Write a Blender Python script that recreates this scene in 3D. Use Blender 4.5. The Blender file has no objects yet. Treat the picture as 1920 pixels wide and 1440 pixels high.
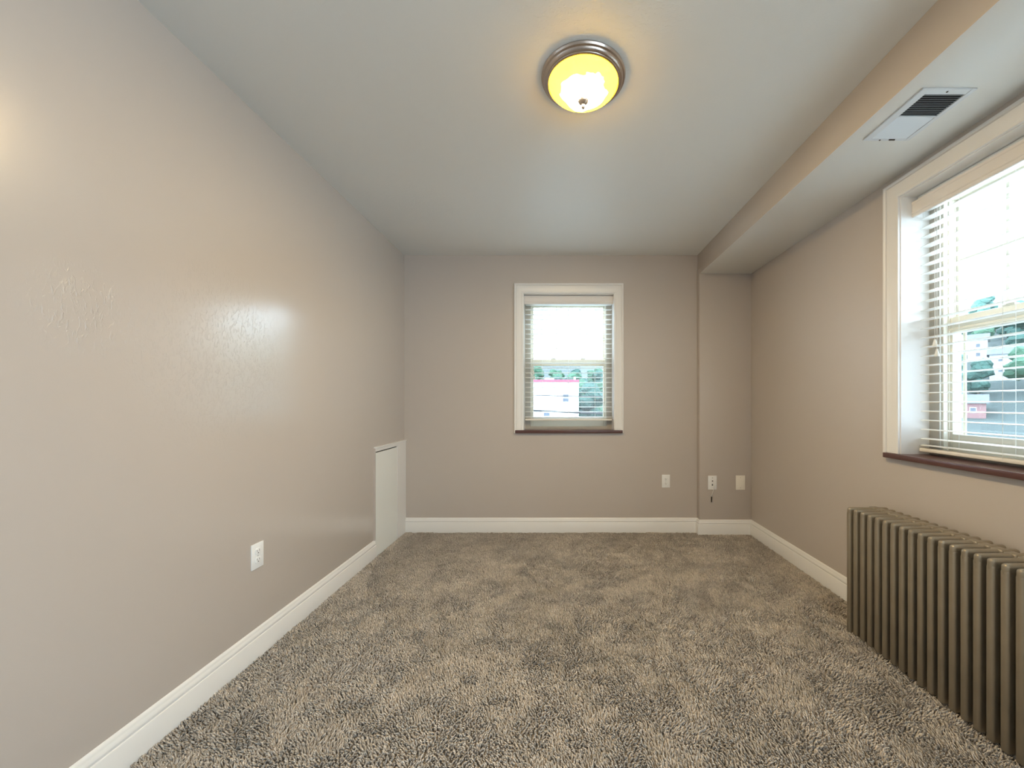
import bpy, bmesh, math, random
import numpy as np
from mathutils import Matrix, Vector

random.seed(7)
rng = np.random.default_rng(11)
C = bpy.context.scene.collection
PI = math.pi

# ------------------------------------------------------------------ camera, world, lights, exposure
CAM_H = 1.155                      # camera height; world: x right, y depth, z up, camera over the origin
W_L = -1.37                        # left wall
W_R = 1.685                        # right wall
Y_B = 3.46                         # back wall
Y_P = 3.40                         # face of the pier right of the back wall
X_P = 1.232                        # left face of pier and of soffit
Z_C = CAM_H + 1.31                 # ceiling
Z_S = CAM_H + 1.127                # soffit underside
Y_REAR = -2.4

cam = bpy.data.cameras.new('camera')
cam.sensor_width = 36.0
cam.lens = 730 / 1920 * 36
cam.shift_x = -(1047 - 960) / 1920
cam.shift_y = (755 - 720) / 1920
cam.clip_start = 0.02
cam.clip_end = 2000
camo = bpy.data.objects.new('camera', cam)
C.objects.link(camo)
camo.location = (0, 0, CAM_H)
camo.rotation_euler = (PI / 2, 0, 0)
bpy.context.scene.camera = camo

SKY = 11.0
LAMP = 350.0
world = bpy.data.worlds.new('world')
bpy.context.scene.world = world
world.use_nodes = True
wn = world.node_tree
wn.nodes.clear()
wo = wn.nodes.new('ShaderNodeOutputWorld')
wb = wn.nodes.new('ShaderNodeBackground')
wb.inputs['Color'].default_value = (0.66, 0.84, 1.0, 1)
wb.inputs['Strength'].default_value = SKY
wn.links.new(wb.outputs[0], wo.inputs[0])

vs = bpy.context.scene.view_settings
vs.view_transform = 'Standard'
vs.look = 'None'
vs.gamma = 1
vs.use_curve_mapping = False
vs.exposure = 0.42
bpy.context.scene.display_settings.display_device = 'sRGB'
cy = bpy.context.scene.cycles
cy.use_denoising = True
cy.max_bounces = 12
cy.diffuse_bounces = 8
cy.glossy_bounces = 4
cy.transparent_max_bounces = 24
cy.sample_clamp_indirect = 8.0


def portal(name, loc, rot, sx, sy):
    l = bpy.data.lights.new(name, 'AREA')
    l.shape = 'RECTANGLE'
    l.size, l.size_y = sx, sy
    l.cycles.is_portal = True
    o = bpy.data.objects.new(name, l)
    C.objects.link(o)
    o.location = loc
    o.rotation_euler = rot


def area(name, loc, rot, sx, sy, power, col):
    l = bpy.data.lights.new(name, 'AREA')
    l.shape = 'RECTANGLE'
    l.size, l.size_y = sx, sy
    l.energy = power
    l.color = col
    o = bpy.data.objects.new(name, l)
    C.objects.link(o)
    o.location = loc
    o.rotation_euler = rot


# added fill light behind the camera, standing in for daylight from unseen rooms
area('rear_fill_light', (1.05, Y_REAR + 0.5, 1.2), (PI / 2, 0, math.radians(38)), 1.3, 1.9, 12, (0.76, 0.89, 1.0))


# window openings: (left edge, width, sill height, opening height)
WB = dict(x=-0.313, w=0.811, z=CAM_H - 0.243, h=1.215)
WR = dict(y=1.919, w=0.93, z=CAM_H - 0.252, h=1.267)
WALL_T = 0.24
portal('window_portal', (WB['x'] + WB['w'] / 2, Y_B + WALL_T + 0.03, WB['z'] + WB['h'] / 2), (-PI / 2, 0, 0), WB['w'], WB['h'])
portal('window_portal', (W_R + WALL_T + 0.03, WR['y'] - WR['w'] / 2, WR['z'] + WR['h'] / 2), (PI / 2, 0, PI / 2), WR['w'], WR['h'])

W3 = dict(y=-0.40, w=1.45, z=CAM_H - 0.252, h=1.267)      # unseen window added behind the camera to let in more light
portal('window_portal', (W_R + WALL_T + 0.03, W3['y'] - W3['w'] / 2, W3['z'] + W3['h'] / 2), (PI / 2, 0, PI / 2), W3['w'], W3['h'])

# fill lamp added outside the unseen added window to brighten the room
area('added_window_fill', (W_R + WALL_T + 0.12, W3['y'] - W3['w'] / 2, W3['z'] + W3['h'] / 2), (PI / 2, 0, PI / 2), W3['w'], W3['h'], 100, (0.66, 0.84, 1.0))


# ------------------------------------------------------------------ materials
def mat(name, col, rough=0.5, metal=0.0, bump=None, vary=None, spec=0.5, coat=0.0):
    m = bpy.data.materials.new(name)
    m.use_nodes = True
    nt = m.node_tree
    b = nt.nodes['Principled BSDF']
    b.inputs['Base Color'].default_value = (*col, 1)
    b.inputs['Roughness'].default_value = rough
    b.inputs['Metallic'].default_value = metal
    b.inputs['Specular IOR Level'].default_value = spec
    b.inputs['Coat Weight'].default_value = coat
    tc = nt.nodes.new('ShaderNodeTexCoord')
    if vary:                                  # (scale, amount)
        n = nt.nodes.new('ShaderNodeTexNoise')
        n.inputs['Scale'].default_value = vary[0]
        n.inputs['Detail'].default_value = 4
        nt.links.new(tc.outputs['Object'], n.inputs['Vector'])
        mx = nt.nodes.new('ShaderNodeMix')
        mx.data_type = 'RGBA'
        a = vary[1]
        mx.inputs['A'].default_value = (*[c * (1 - a) for c in col], 1)
        mx.inputs['B'].default_value = (*[min(1, c * (1 + a)) for c in col], 1)
        nt.links.new(n.outputs['Fac'], mx.inputs['Factor'])
        nt.links.new(mx.outputs['Result'], b.inputs['Base Color'])
    if bump:                                  # (scale, strength, distance)
        n = nt.nodes.new('ShaderNodeTexNoise')
        n.inputs['Scale'].default_value = bump[0]
        n.inputs['Detail'].default_value = 3
        nt.links.new(tc.outputs['Object'], n.inputs['Vector'])
        bp = nt.nodes.new('ShaderNodeBump')
        bp.inputs['Strength'].default_value = bump[1]
        bp.inputs['Distance'].default_value = bump[2]
        nt.links.new(n.outputs['Fac'], bp.inputs['Height'])
        nt.links.new(bp.outputs[0], b.inputs['Normal'])
    return m


def plaster_mat(name, col, rough, patches, stipple=0.35, spec=0.5):
    """rolled paint with fine stipple, broad waviness and trowel marks in a few patches (centre, radius)"""
    m = mat(name, col, rough, spec=spec)
    nt = m.node_tree
    b = nt.nodes['Principled BSDF']
    L = nt.links.new
    tc = nt.nodes['Texture Coordinate'] if 'Texture Coordinate' in nt.nodes else nt.nodes.new('ShaderNodeTexCoord')
    fine = nt.nodes.new('ShaderNodeTexNoise')
    fine.inputs['Scale'].default_value = 260
    fine.inputs['Detail'].default_value = 2
    L(tc.outputs['Object'], fine.inputs['Vector'])
    mid = nt.nodes.new('ShaderNodeTexNoise')
    mid.inputs['Scale'].default_value = 5
    mid.inputs['Detail'].default_value = 3
    L(tc.outputs['Object'], mid.inputs['Vector'])
    b1 = nt.nodes.new('ShaderNodeBump')
    b1.inputs['Strength'].default_value = 0.3
    b1.inputs['Distance'].default_value = 0.006
    L(mid.outputs['Fac'], b1.inputs['Height'])
    b2 = nt.nodes.new('ShaderNodeBump')
    b2.inputs['Strength'].default_value = stipple
    b2.inputs['Distance'].default_value = 0.0007
    L(fine.outputs['Fac'], b2.inputs['Height'])
    L(b1.outputs[0], b2.inputs['Normal'])
    last = b2
    if patches:
        mus = nt.nodes.new('ShaderNodeTexNoise')
        mus.inputs['Scale'].default_value = 42
        mus.inputs['Detail'].default_value = 5
        mus.inputs['Distortion'].default_value = 1.2
        mp = nt.nodes.new('ShaderNodeMapping')
        mp.inputs['Rotation'].default_value = (0.5, 0, 0)
        mp.inputs['Scale'].default_value = (1, 2.2, 1)
        L(tc.outputs['Object'], mp.inputs['Vector'])
        L(mp.outputs[0], mus.inputs['Vector'])
        rp = nt.nodes.new('ShaderNodeMapRange')
        rp.inputs['From Min'].default_value = 0.52
        rp.inputs['From Max'].default_value = 0.68
        L(mus.outputs['Fac'], rp.inputs['Value'])
        prev = None
        for (cx, cy_, cz), r in patches:
            d = nt.nodes.new('ShaderNodeVectorMath')
            d.operation = 'DISTANCE'
            d.inputs[1].default_value = (cx, cy_, cz)
            L(tc.outputs['Object'], d.inputs[0])
            k = nt.nodes.new('ShaderNodeMapRange')
            k.inputs['From Min'].default_value = r
            k.inputs['From Max'].default_value = r * 0.3
            L(d.outputs['Value'], k.inputs['Value'])
            if prev is None:
                prev = k.outputs[0]
            else:
                a = nt.nodes.new('ShaderNodeMath')
                a.operation = 'MAXIMUM'
                L(prev, a.inputs[0])
                L(k.outputs[0], a.inputs[1])
                prev = a.outputs[0]
        mu = nt.nodes.new('ShaderNodeMath')
        mu.operation = 'MULTIPLY'
        L(rp.outputs[0], mu.inputs[0])
        L(prev, mu.inputs[1])
        b3 = nt.nodes.new('ShaderNodeBump')
        b3.inputs['Strength'].default_value = 0.6
        b3.inputs['Distance'].default_value = 0.0022
        L(mu.outputs[0], b3.inputs['Height'])
        L(b2.outputs[0], b3.inputs['Normal'])
        last = b3
    L(last.outputs[0], b.inputs['Normal'])
    return m


WALLC = (0.52, 0.463, 0.415)
M = {}
M['wall'] = plaster_mat('greige_wall_paint', WALLC, 0.40, [])
M['wall_left'] = plaster_mat('greige_wall_paint_with_trowel_marks', WALLC, 0.215,
                             [((W_L, 1.60, 1.36), 0.42), ((W_L, 1.12, 1.42), 0.16)], 0.16, 1.0)
_b = M['wall_left'].node_tree.nodes['Principled BSDF']
_b.inputs['Coat Weight'].default_value = 1.0
_b.inputs['Coat Roughness'].default_value = 0.2
_b.inputs['Coat IOR'].default_value = 1.75
M['ceiling'] = plaster_mat('off_white_ceiling_paint', (0.81, 0.82, 0.80), 0.42,
                           [((0.1, 1.15, Z_C), 0.45), ((-0.95, 2.6, Z_C), 0.4)])
M['trim'] = mat('white_semigloss_trim', (0.79, 0.775, 0.75), 0.32, bump=(60, 0.1, 0.0005))
M['panel'] = mat('white_painted_board', (0.83, 0.84, 0.80), 0.4, bump=(40, 0.15, 0.0008))
M['sill'] = mat('brown_painted_sill', (0.10, 0.045, 0.04), 0.3, vary=(25, 0.3), bump=(40, 0.2, 0.0008))
M['frame'] = mat('taupe_painted_window_frame', (0.42, 0.38, 0.32), 0.45, vary=(12, 0.1))
M['vinyl'] = mat('cream_vinyl_sash', (0.66, 0.62, 0.52), 0.35)
M['blind'] = mat('white_blind_slat', (0.86, 0.86, 0.84), 0.35)
M['valance'] = mat('off_white_valance', (0.80, 0.76, 0.72), 0.4, bump=(30, 0.1, 0.0005))
M['cord'] = mat('white_cord', (0.80, 0.80, 0.76), 0.7)
M['plastic'] = mat('white_plastic', (0.84, 0.84, 0.83), 0.3)
M['ivory'] = mat('ivory_plastic', (0.84, 0.79, 0.70), 0.35)
M['dark'] = mat('dark_slot', (0.015, 0.014, 0.013), 0.6)
M['screw'] = mat('screw_metal', (0.5, 0.5, 0.48), 0.35, 1.0)
M['coax'] = mat('dark_connector', (0.06, 0.045, 0.035), 0.4, 0.6)
M['nickel'] = mat('brushed_nickel', (0.50, 0.43, 0.38), 0.30, 1.0, vary=(90, 0.08))
M['radiator'] = mat('bronze_radiator_paint', (0.30, 0.255, 0.19), 0.34, 0.5, bump=(220, 0.35, 0.0006), vary=(9, 0.22), spec=0.5)
M['vent'] = mat('white_vent_enamel', (0.72, 0.76, 0.80), 0.4)
M['duct'] = mat('dark_duct', (0.02, 0.02, 0.025), 0.8)


def glass_mat():
    m = bpy.data.materials.new('window_glass')
    m.use_nodes = True
    nt = m.node_tree
    nt.nodes.clear()
    o = nt.nodes.new('ShaderNodeOutputMaterial')
    mx = nt.nodes.new('ShaderNodeMixShader')
    t = nt.nodes.new('ShaderNodeBsdfTransparent')
    t.inputs[0].default_value = (0.95, 0.96, 0.96, 1)
    g = nt.nodes.new('ShaderNodeBsdfGlossy')
    g.inputs['Roughness'].default_value = 0.02
    mx.inputs[0].default_value = 0.05
    nt.links.new(t.outputs[0], mx.inputs[1])
    nt.links.new(g.outputs[0], mx.inputs[2])
    nt.links.new(mx.outputs[0], o.inputs[0])
    return m


M['glass'] = glass_mat()
sm = bpy.data.materials.new('added_dimming_mesh')      # added sheet, part clear and part dark, to dim the view outside
sm.use_nodes = True
_n = sm.node_tree
_n.nodes.clear()
_o, _x, _t, _d = (_n.nodes.new(k) for k in ('ShaderNodeOutputMaterial', 'ShaderNodeMixShader', 'ShaderNodeBsdfTransparent', 'ShaderNodeBsdfDiffuse'))
_d.inputs[0].default_value = (0.02, 0.022, 0.025, 1)
_x.inputs[0].default_value = 0.30
_n.links.new(_t.outputs[0], _x.inputs[1])
_n.links.new(_d.outputs[0], _x.inputs[2])
_n.links.new(_x.outputs[0], _o.inputs[0])
M['screen'] = sm


def lamp_mat():
    """lit alabaster bowl: two bulbs behind it make the middle brightest, thicker rim stays amber"""
    m = bpy.data.materials.new('lit_alabaster_glass')
    m.use_nodes = True
    nt = m.node_tree
    b = nt.nodes['Principled BSDF']
    L = nt.links.new
    b.inputs['Base Color'].default_value = (0.20, 0.13, 0.02, 1)
    b.inputs['Specular IOR Level'].default_value = 0.15
    b.inputs['Roughness'].default_value = 0.35
    tc = nt.nodes.new('ShaderNodeTexCoord')
    n = nt.nodes.new('ShaderNodeTexNoise')
    n.inputs['Scale'].default_value = 9
    n.inputs['Distortion'].default_value = 1.0
    L(tc.outputs['Object'], n.inputs['Vector'])
    mp = nt.nodes.new('ShaderNodeMapping')
    mp.inputs['Scale'].default_value = (1.0, 1.0, 0.0)
    L(tc.outputs['Object'], mp.inputs['Vector'])
    ln = nt.nodes.new('ShaderNodeVectorMath')
    ln.operation = 'LENGTH'
    L(mp.outputs[0], ln.inputs[0])
    ad = nt.nodes.new('ShaderNodeMath')
    ad.operation = 'MULTIPLY_ADD'
    ad.inputs[1].default_value = 0.075
    L(n.outputs['Fac'], ad.inputs[0])
    L(ln.outputs['Value'], ad.inputs[2])
    cr = nt.nodes.new('ShaderNodeValToRGB')
    e = cr.color_ramp.elements
    k = 1 / 0.2
    cr.color_ramp.interpolation = 'EASE'
    e[0].position = 0.112 * k
    e[0].color = (1.0, 0.79, 0.48, 1)
    e[1].position = 0.178 * k
    e[1].color = (0.050, 0.024, 0.0006, 1)
    x = cr.color_ramp.elements.new(0.134 * k)
    x.color = (0.12, 0.068, 0.0007, 1)
    sc = nt.nodes.new('ShaderNodeMath')
    sc.operation = 'MULTIPLY'
    sc.inputs[1].default_value = k
    L(ad.outputs[0], sc.inputs[0])
    L(sc.outputs[0], cr.inputs[0])
    L(cr.outputs[0], b.inputs['Emission Color'])
    b.inputs['Emission Strength'].default_value = LAMP
    return m


M['lamp'] = lamp_mat()


def carpet_mat(base=False):
    m = bpy.data.materials.new('carpet_backing' if base else 'beige_carpet_yarn')
    m.use_nodes = True
    nt = m.node_tree
    b = nt.nodes['Principled BSDF']
    L = nt.links.new
    b.inputs['Roughness'].default_value = 0.95
    b.inputs['Specular IOR Level'].default_value = 0.15
    col = (0.55, 0.492, 0.425)
    if base:
        b.inputs['Base Color'].default_value = (*[c * 0.4 for c in col], 1)
        tc = nt.nodes.new('ShaderNodeTexCoord')
        n = nt.nodes.new('ShaderNodeTexNoise')
        n.inputs['Scale'].default_value = 140
        L(tc.outputs['Object'], n.inputs['Vector'])
        bp = nt.nodes.new('ShaderNodeBump')
        bp.inputs['Distance'].default_value = 0.006
        L(n.outputs['Fac'], bp.inputs['Height'])
        L(bp.outputs[0], b.inputs['Normal'])
    else:
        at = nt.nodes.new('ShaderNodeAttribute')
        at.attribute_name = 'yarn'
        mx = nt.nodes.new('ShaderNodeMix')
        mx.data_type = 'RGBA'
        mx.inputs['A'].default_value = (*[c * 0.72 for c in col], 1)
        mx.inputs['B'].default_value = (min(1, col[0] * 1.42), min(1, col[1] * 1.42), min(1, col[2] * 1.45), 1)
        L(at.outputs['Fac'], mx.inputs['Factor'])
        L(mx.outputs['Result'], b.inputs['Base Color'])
    return m


M['yarn'] = carpet_mat()
M['backing'] = carpet_mat(True)
# outside
M['ground'] = mat('grass_and_asphalt', (0.075, 0.095, 0.09), 0.9, vary=(0.05, 0.35))
M['asphalt'] = mat('pale_asphalt', (0.095, 0.11, 0.13), 0.9, vary=(0.2, 0.15))
M['leaf'] = mat('tree_foliage', (0.040, 0.105, 0.085), 0.8, vary=(0.25, 0.6), bump=(1.6, 1.0, 0.5))
M['leaf2'] = mat('tree_foliage_light', (0.07, 0.165, 0.10), 0.8, vary=(0.25, 0.5), bump=(1.6, 1.0, 0.5))
M['bark'] = mat('tree_bark', (0.09, 0.07, 0.055), 0.9, bump=(6, 0.5, 0.1))
M['facade'] = mat('white_rendered_facade', (0.88, 0.86, 0.84), 0.8)
M['red'] = mat('red_roof_band', (0.62, 0.10, 0.16), 0.6)
M['siding'] = mat('pale_house_siding', (0.60, 0.62, 0.64), 0.7, vary=(0.6, 0.1))
M['brick'] = mat('rose_brick_wall', (0.34, 0.19, 0.19), 0.9, vary=(1.5, 0.15))
M['roof'] = mat('grey_shingle_roof', (0.16, 0.17, 0.20), 0.85, vary=(1.5, 0.2))
M['pane'] = mat('dark_reflective_pane', (0.12, 0.14, 0.18), 0.08)
M['car_white'] = mat('white_car_paint', (0.82, 0.84, 0.86), 0.2, coat=0.6)
M['car_silver'] = mat('silver_car_paint', (0.45, 0.49, 0.55), 0.25, 0.5, coat=0.6)
M['car_blue'] = mat('blue_car_paint', (0.12, 0.20, 0.38), 0.25, 0.2, coat=0.6)
M['tyre'] = mat('black_tyre', (0.02, 0.02, 0.02), 0.8)
M['wire'] = mat('black_cable_jacket', (0.03, 0.03, 0.035), 0.6)
M['pole'] = mat('weathered_pole_wood', (0.16, 0.13, 0.10), 0.9, bump=(8, 0.4, 0.02))


# ------------------------------------------------------------------ helpers
def new_obj(name, me, m=None, parent=None, smooth=False):
    if m is not None:
        for k in (m if isinstance(m, (list, tuple)) else [m]):
            me.materials.append(k)
    if smooth:
        for p in me.polygons:
            p.use_smooth = True
    o = bpy.data.objects.new(name, me)
    C.objects.link(o)
    if parent is not None:
        o.parent = parent
    return o


def obj(name, bm, m=None, parent=None, smooth=False, angle=None):
    me = bpy.data.meshes.new(name)
    bm.normal_update()
    bm.to_mesh(me)
    bm.free()
    o = new_obj(name, me, m, parent, smooth or angle is not None)
    if angle is not None:
        me.set_sharp_from_angle(angle=math.radians(angle))
    return o


def empty(name, loc=(0, 0, 0), rz=0.0):
    o = bpy.data.objects.new(name, None)
    o.empty_display_size = 0.1
    C.objects.link(o)
    o.location = loc
    o.rotation_euler = (0, 0, rz)
    return o


def tag(o, label, cat, group=None):
    o['label'] = label
    o['category'] = cat
    if group:
        o['group'] = group
    return o


def struct(o):
    o['kind'] = 'structure'
    return o


def box(bm, x0, x1, y0, y1, z0, z1, bev=0.0, seg=1, mi=0):
    b2 = bmesh.new()
    r = bmesh.ops.create_cube(b2, size=1.0)
    for v in b2.verts:
        v.co = Vector(((x0 + x1) / 2 + v.co.x * (x1 - x0), (y0 + y1) / 2 + v.co.y * (y1 - y0), (z0 + z1) / 2 + v.co.z * (z1 - z0)))
    if bev:
        bmesh.ops.bevel(b2, geom=b2.edges[:], offset=bev, segments=seg, profile=0.5, affect='EDGES')
    join(bm, b2, mi)


def join(bm, b2, mi=0, mtx=None):
    vm = {}
    for v in b2.verts:
        vm[v] = bm.verts.new(mtx @ v.co if mtx is not None else v.co)
    for f in b2.faces:
        try:
            nf = bm.faces.new([vm[v] for v in f.verts])
            nf.material_index = mi
            nf.smooth = f.smooth
        except ValueError:
            pass
    b2.free()


def lathe(bm, prof, n=48, cx=0, cy_=0, mi=0):
    """prof: (radius, z) from one end to the other"""
    rings = []
    for r, z in prof:
        if r < 1e-6:
            rings.append([bm.verts.new((cx, cy_, z))])
        else:
            rings.append([bm.verts.new((cx + r * math.cos(2 * PI * i / n), cy_ + r * math.sin(2 * PI * i / n), z)) for i in range(n)])
    for a, b in zip(rings, rings[1:]):
        for i in range(n):
            j = (i + 1) % n
            if len(a) == 1 and len(b) == 1:
                continue
            if len(a) == 1:
                f = bm.faces.new((a[0], b[i], b[j]))
            elif len(b) == 1:
                f = bm.faces.new((a[i], a[j], b[0]))
            else:
                f = bm.faces.new((a[i], a[j], b[j], b[i]))
            f.material_index = mi
    bmesh.ops.recalc_face_normals(bm, faces=bm.faces)


def tube(bm, pts, r, n=8, mi=0):
    pts = [Vector(p) for p in pts]
    rings = []
    for i, p in enumerate(pts):
        d = (pts[min(i + 1, len(pts) - 1)] - pts[max(i - 1, 0)]).normalized()
        up = Vector((0, 0, 1)) if abs(d.z) < 0.9 else Vector((1, 0, 0))
        s = d.cross(up).normalized()
        t = s.cross(d)
        rr = r[i] if isinstance(r, (list, tuple)) else r
        rings.append([bm.verts.new(p + rr * (math.cos(2 * PI * k / n) * s + math.sin(2 * PI * k / n) * t)) for k in range(n)])
    for a, b in zip(rings, rings[1:]):
        for k in range(n):
            f = bm.faces.new((a[k], a[(k + 1) % n], b[(k + 1) % n], b[k]))
            f.material_index = mi
    bm.faces.new(rings[0][::-1]).material_index = mi
    bm.faces.new(rings[-1]).material_index = mi


def sweep(bm, path, prof):
    """path: list of 2-D points (x, y) seen from above, room on its left-hand side given by the normals; prof: (offset into room, z)"""
    P = [Vector((p[0], p[1])) for p in path]
    n = len(P)
    offs = []
    for i in range(n):
        if i == 0:
            d = (P[1] - P[0]).normalized()
            nn = Vector((-d.y, d.x))
        elif i == n - 1:
            d = (P[-1] - P[-2]).normalized()
            nn = Vector((-d.y, d.x))
        else:
            a = (P[i] - P[i - 1]).normalized()
            b = (P[i + 1] - P[i]).normalized()
            na, nb = Vector((-a.y, a.x)), Vector((-b.y, b.x))
            nn = (na + nb)
            nn = nn / (nn.dot(na))
        offs.append(nn)
    rings = [[bm.verts.new((P[i].x + offs[i].x * t, P[i].y + offs[i].y * t, z)) for t, z in prof] for i in range(n)]
    for a, b in zip(rings, rings[1:]):
        for k in range(len(prof) - 1):
            bm.faces.new((a[k], b[k], b[k + 1], a[k + 1]))
    bm.faces.new(rings[0])
    bm.faces.new(rings[-1][::-1])
    bmesh.ops.recalc_face_normals(bm, faces=bm.faces)


# ------------------------------------------------------------------ room shell
def wall_with_hole(x0, x1, z0, z1, hx0, hx1, hz0, hz1, t):
    """in local axes: x along wall, y = 0 room face to t outside"""
    bm = bmesh.new()
    xs, zs = [x0, hx0, hx1, x1], [z0, hz0, hz1, z1]
    g = {}
    for d in (0, t):
        for i, x in enumerate(xs):
            for k, z in enumerate(zs):
                g[d, i, k] = bm.verts.new((x, d, z))
    for i in range(3):
        for k in range(3):
            if i == 1 and k == 1:
                continue
            bm.faces.new((g[0, i, k], g[0, i + 1, k], g[0, i + 1, k + 1], g[0, i, k + 1]))
            bm.faces.new((g[t, i, k], g[t, i, k + 1], g[t, i + 1, k + 1], g[t, i + 1, k]))
    loop = [(1, 1), (2, 1), (2, 2), (1, 2)]
    for a, b in zip(loop, loop[1:] + loop[:1]):
        bm.faces.new((g[0, a[0], a[1]], g[t, a[0], a[1]], g[t, b[0], b[1]], g[0, b[0], b[1]]))
    out = [(i, 0) for i in range(4)] + [(3, k) for k in range(1, 4)] + [(i, 3) for i in (2, 1, 0)] + [(0, k) for k in (2, 1)]
    for a, b in zip(out, out[1:] + out[:1]):
        bm.faces.new((g[0, b[0], b[1]], g[t, b[0], b[1]], g[t, a[0], a[1]], g[0, a[0], a[1]]))
    bmesh.ops.recalc_face_normals(bm, faces=bm.faces)
    return bm


ZT = Z_C + 0.02
o = struct(obj('wall_back', wall_with_hole(W_L - 0.2, W_R + WALL_T, -0.2, ZT, WB['x'], WB['x'] + WB['w'], WB['z'] - 0.026, WB['z'] + WB['h'], WALL_T), M['wall']))
o.location = (0, Y_B, 0)
o = struct(obj('wall_right', wall_with_hole(-Y_B, -0.3, -0.2, ZT, -WR['y'], -WR['y'] + WR['w'], WR['z'] - 0.026, WR['z'] + WR['h'], WALL_T), M['wall']))
o.location = (W_R, 0, 0)
o.rotation_euler = (0, 0, -PI / 2)
o = struct(obj('wall_right', wall_with_hole(-0.3, -Y_REAR, -0.2, ZT, -W3['y'], -W3['y'] + W3['w'], W3['z'] - 0.026, W3['z'] + W3['h'], WALL_T), M['wall']))
o.location = (W_R, 0, 0)
o.rotation_euler = (0, 0, -PI / 2)
bm = bmesh.new()
box(bm, W_L - 0.2, W_L, Y_REAR, Y_B, -0.2, ZT)
struct(obj('wall_left', bm, M['wall_left']))
bm = bmesh.new()
box(bm, W_L - 0.2, W_R + WALL_T, Y_REAR - 0.15, Y_REAR, -0.2, ZT)
struct(obj('wall_rear', bm, M['wall']))
bm = bmesh.new()
box(bm, W_L - 0.2, W_R + WALL_T, Y_REAR - 0.15, Y_B + WALL_T, Z_C, Z_C + 0.2)
struct(obj('ceiling', bm, M['ceiling']))
bm = bmesh.new()
box(bm, W_L - 0.2, W_R + WALL_T, Y_REAR - 0.15, Y_B + WALL_T, -0.25, -0.004)
floor = struct(obj('floor', bm, M['backing']))
# pier and soffit
bm = bmesh.new()
box(bm, X_P, W_R, Y_P, Y_B + 0.001, -0.1, Z_S + 0.05, 0.003, 2)
struct(obj('wall_pier', bm, M['wall'], angle=40))
bm = bmesh.new()
box(bm, X_P + 0.003, W_R + 0.01, Y_REAR + 0.002, Y_B + 0.001, Z_S, Z_C + 0.01, 0.004, 2)
for f in bm.faces:
    if f.normal.z < -0.7:
        f.material_index = 1
bm.normal_update()
for f in bm.faces:
    f.material_index = 1 if f.normal.z < -0.8 else 0
struct(obj('wall_soffit', bm, [M['wall'], M['ceiling']], angle=40))

# baseboards
BP = [(0.0, 0.0), (0.017, 0.0), (0.017, 0.092), (0.0155, 0.095), (0.0125, 0.096), (0.0125, 0.099), (0.0145, 0.103), (0.0145, 0.109),
      (0.011, 0.116), (0.0085, 0.121), (0.0085, 0.124), (0.006, 0.129), (0.003, 0.132), (0.0, 0.1335)]
bm = bmesh.new()
sweep(bm, [(W_R, Y_P), (X_P, Y_P), (X_P, Y_B), (W_L + 0.016, Y_B)], BP)
struct(obj('baseboard_back', bm, M['trim'], angle=35))
bm = bmesh.new()
sweep(bm, [(W_R, Y_REAR), (W_R, Y_P)], BP)
struct(obj('baseboard_right', bm, M['trim'], angle=35))
bm = bmesh.new()
sweep(bm, [(W_L, 2.893), (W_L, Y_REAR)], BP)
struct(obj('baseboard_left', bm, M['trim'], angle=35))

# access door low in the left wall
d = struct(empty('door_1', (W_L, 2.89, 0)))
PT = CAM_H - 0.329
bm = bmesh.new()
box(bm, 0.0, 0.013, 0.0, 0.385, 0.0, PT - 0.045, 0.001)
obj('door_panel', bm, M['panel'], d)
bm = bmesh.new()
box(bm, 0.0, 0.016, 0.392, 0.57, 0.0, PT - 0.002, 0.0015)
obj('door_casing', bm, M['trim'], d)
bm = bmesh.new()
box(bm, 0.0, 0.016, -0.001, 0.391, PT - 0.036, PT - 0.002, 0.0015)
box(bm, 0.0, 0.021, -0.004, 0.57, PT - 0.012, PT, 0.002)
obj('door_casing', bm, M['trim'], d)
bm = bmesh.new()
box(bm, -0.001, 0.004, 0.03, 0.392, PT - 0.048, PT - 0.034)
box(bm, -0.001, 0.004, 0.384, 0.393, 0.0, PT - 0.045)
obj('door_gap', bm, M['dark'], d)
bm = bmesh.new()
box(bm, 0.0, 0.0135, -0.006, 0.0, 0.133, PT - 0.01)
obj('painted_edge', bm, M['wall'], d)


# ------------------------------------------------------------------ windows
CASP = [(0.0, 0.0), (0.0, 0.011), (0.004, 0.013), (0.012, 0.013), (0.014, 0.010), (0.018, 0.010), (0.030, 0.013), (0.048, 0.016),
        (0.058, 0.016), (0.060, 0.013), (0.062, 0.013), (0.064, 0.020), (0.070, 0.023), (0.077, 0.022), (0.079, 0.018), (0.079, 0.0)]


def casing(bm, w, h, kt=1.0):
    rows = []
    for t, dd in CASP:
        tt = t * kt
        z0 = -0.026 if t >= 0.07 else 0.0
        rows.append([(-t, -dd, z0), (-t, -dd, h + tt), (w + t, -dd, h + tt), (w + t, -dd, z0)])
    V = [[bm.verts.new(p) for p in r] for r in rows]
    for a, b in zip(V, V[1:]):
        for k in range(3):
            bm.faces.new((a[k], a[k + 1], b[k + 1], b[k]))
    for k in (0, 3):
        bm.faces.new([r[k] for r in V])
    bmesh.ops.recalc_face_normals(bm, faces=bm.faces)


def frame_rect(bm, x0, x1, z0, z1, y0, y1, wl, wr, wb, wt, bev=0.002):
    box(bm, x0, x0 + wl, y0, y1, z0, z1, bev)
    box(bm, x1 - wr, x1, y0, y1, z0, z1, bev)
    box(bm, x0 + wl - 0.001, x1 - wr + 0.001, y0 + 0.0007, y1, z0, z0 + wb, bev)
    box(bm, x0 + wl - 0.001, x1 - wr + 0.001, y0 + 0.0007, y1, z1 - wt, z1, bev)


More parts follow.
